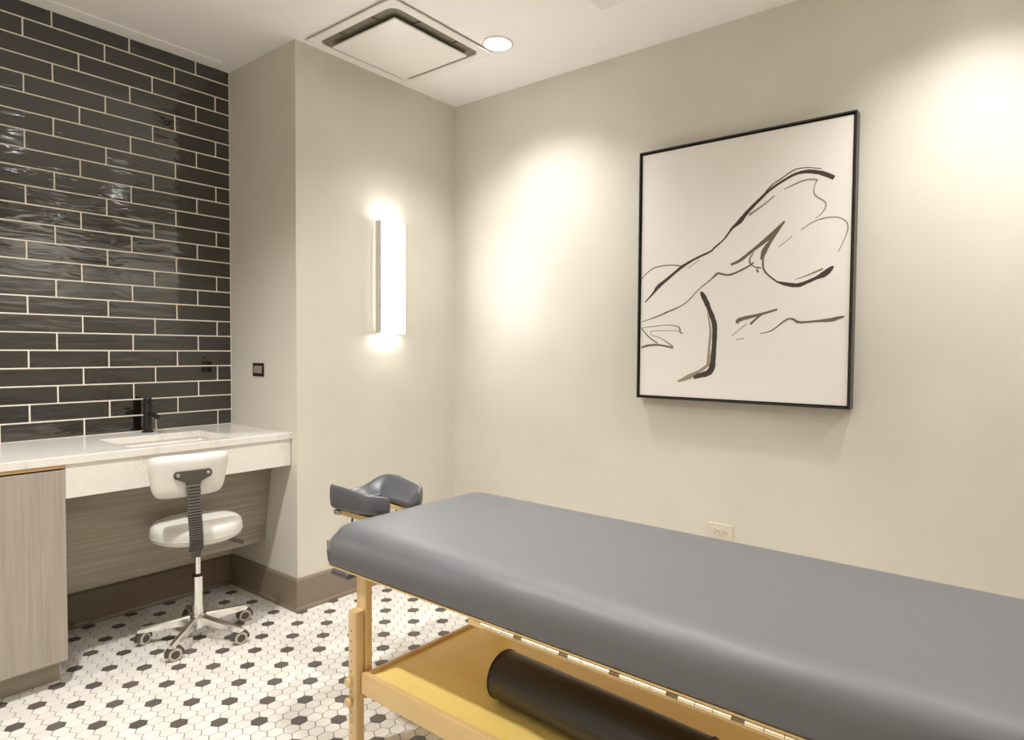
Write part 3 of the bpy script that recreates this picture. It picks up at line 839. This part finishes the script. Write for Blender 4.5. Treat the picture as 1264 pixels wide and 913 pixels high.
# ------------------------------------------------------------------ bolster on the shelf
def bolster():
    r, ln = .068, .65
    p = to_world(-1.360, -1.597)
    ang = R(-.9-2.6)
    t = thing('bolster_cushion', 'black vinyl bolster cushion lying on the shelf under the massage table', 'bolster', (p[0], p[1], .2540), ang)
    bm = bmesh.new()
    prof = [(0, 0), (r*.6, -.003), (r-.008, -.001), (r-.0025, .002), (r, .008), (r+.001, ln*.5), (r, ln-.008), (r-.0025, ln-.002), (r-.008, ln+.001), (r*.6, ln+.003), (0, ln)]
    MK = Matrix.Translation((0, 0, r+.0012)) @ Matrix.Rotation(math.pi/2, 4, 'X')
    lathe(bm, prof, 48, MK); link('cover', bm, M['bolster'], t, 40)
    for s in (0, ln):
        bm = bmesh.new()
        tube(bm, [MK @ Vector(((r+.0005)*math.cos(2*math.pi*k/48), (r+.0005)*math.sin(2*math.pi*k/48), s+(.004 if s == 0 else -.004))) for k in range(49)], .0018, 8)
        link('piping', bm, M['bolster'], t, True)
bolster()

# ------------------------------------------------------------------ face rest
def face_rest():
    # local frame: x across, y outward from the table end (+Y), origin between the arms at table end
    ox, oy = -1.216, -.962
    t = thing('face_cradle', 'padded slate grey horseshoe face cradle at the head end of the massage table', 'face cradle', (ox, oy+.012, .642), TH)
    # centre line of the horseshoe: near arm tip -> forehead -> far arm tip
    path = []
    path += [(-.062, .022), (-.076, .036), (-.088, .058)]
    for k in range(6): path.append((-.095-.0025*k, .085+.030*k))
    for a in range(15, 166, 15): path.append((-.108*math.cos(R(a)), .240+.050*math.sin(R(a))))
    for k in range(5, -1, -1): path.append((.095+.0025*k, .085+.030*k))
    path += [(.088, .058), (.076, .036), (.062, .022)]
    n = len(path); rings = []
    for i, (x, y) in enumerate(path):
        q0, q1 = path[max(i-1, 0)], path[min(i+1, n-1)]
        tx, ty = q1[0]-q0[0], q1[1]-q0[1]; l = math.hypot(tx, ty); tx /= l; ty /= l
        nx, ny = -ty, tx        # pointing outwards (left of travel)
        s = i/(n-1); c = abs(2*s-1)            # 1 at tips, 0 at forehead
        e = (.50, .74, .92)[min(i, n-1-i)] if min(i, n-1-i) < 3 else 1.0
        g_ = max(0, min(1, (c-.06)/.30)); g_ = g_*g_*(3-2*g_)
        ho = .046 + .050*g_ - .024*max(0, (c-.5)/.5)**1.2     # outer height
        hi = .030
        wo, wi = .046*e, .046*e
        if c < .40: wo *= .85; wi *= .9
        prof = [(wo*.80, 0), (wo, .018), (wo*1.02, ho*.55), (wo*1.0, ho*.90), (wo*.84, ho*1.02), (wo*.50, ho*.95), (-wi*.05, ho*.66), (-wi*.60, ho*.38), (-wi*.97, hi*.8), (-wi, .012), (-wi*.8, 0)]
        rings.append([Vector((x+nx*o, y+ny*o, z+.020)) for o, z in prof])
    bm = bmesh.new()
    # rounded tips
    def cap(r, d):
        cx = sum((p for p in r), Vector())/len(r)
        return [cx + (p-cx)*.70 + Vector((0, d, 0)) for p in r]
    rings = [cap(rings[0], -.018)] + rings + [cap(rings[-1], -.018)]
    sweep(bm, rings)
    subsurf(link('crescent_pad', bm, M['facevinyl'], t, True), 2)
    # seam across the forehead
    bm = bmesh.new()
    # wooden cradle plate
    outer = []
    for k in range(7): outer.append((-.122, .02+.034*k))
    for a in range(15, 166, 15): outer.append((-.124*math.cos(R(a)), .245+.04*math.sin(R(a))))
    for k in range(6, -1, -1): outer.append((.122, .02+.034*k))
    inner = [(x*.52, min(y, .235)) for x, y in outer]
    rings = []
    for (xo, yo), (xi, yi) in zip(outer, inner):
        rings.append([Vector((xo, yo, 0)), Vector((xo, yo, .018)), Vector((xi, yi, .018)), Vector((xi, yi, 0))])
    sweep(bm, rings); link('cradle_plate', bm, M['maple'], t)
    bm = bmesh.new()
    box(bm, -.140, -.112, .215, .245, .002, .020, bev=.003)
    link('clamp', bm, M['steel'], t)
    # posts into the table end
    bm = bmesh.new()
    bm.free()
    for s in (-1, 1):
        bm = bmesh.new()
        tube(bm, [(s*.075, .12, -.006), (s*.075, .07, -.010), (s*.075, .034, -.026), (s*.075, .006, -.026)], .008, 12)
        link('support_rod', bm, M['steel'], t, 40)
face_rest()
# arm shelf hanging beneath the face cradle
t = thing('arm_rest_shelf', 'slate blue padded arm shelf hanging low beneath the face cradle', 'arm rest', (-1.195, -.748, .411), TH)
bm = bmesh.new(); box(bm, -.165, .165, -.052, .052, 0, .027, bev=.011, seg=3); link('pad', bm, M['facevinyl'], t, 50)
for s in (-1, 1):
    bm = bmesh.new()
    tube(bm, [(s*.12, .0, .026), (s*.115, .0, .10), (s*.105, -.005, .222)], .0035, 8)
    link('hanging_strap', bm, M['dark'], t)

# ------------------------------------------------------------------ camera and world
cam = bpy.data.cameras.new('camera'); co = bpy.data.objects.new('camera', cam); C.objects.link(co)
f, yaw, pitch, roll = CAMF
Fv = Vector((math.sin(yaw)*math.cos(pitch), math.cos(yaw)*math.cos(pitch), math.sin(pitch)))
r0 = Vector((math.cos(yaw), -math.sin(yaw), 0)); u0 = r0.cross(Fv)
rv = r0*math.cos(roll)+u0*math.sin(roll); uv = -r0*math.sin(roll)+u0*math.cos(roll)
mw = Matrix((rv, uv, -Fv)).transposed().to_4x4(); mw.translation = Vector(CAMP)
co.matrix_world = mw
cam.sensor_fit = 'HORIZONTAL'; cam.sensor_width = 36; cam.lens = f*36/1264
cam.shift_x = -CAMO[0]/1264; cam.shift_y = CAMO[1]/1264
cam.clip_start = .02
SC.camera = co
w = bpy.data.worlds.new('world'); SC.world = w; w.use_nodes = True
w.node_tree.nodes['Background'].inputs[0].default_value = (1, .93, .82, 1)
w.node_tree.nodes['Background'].inputs[1].default_value = 0.0
SC.view_settings.view_transform = 'Standard'; SC.view_settings.look = 'None'
SC.view_settings.gamma = 1; SC.view_settings.use_curve_mapping = False
SC.view_settings.exposure = EXPO
SC.cycles.max_bounces = 12; SC.cycles.diffuse_bounces = 8; SC.cycles.sample_clamp_indirect = 8
SC.cycles.use_denoising = True
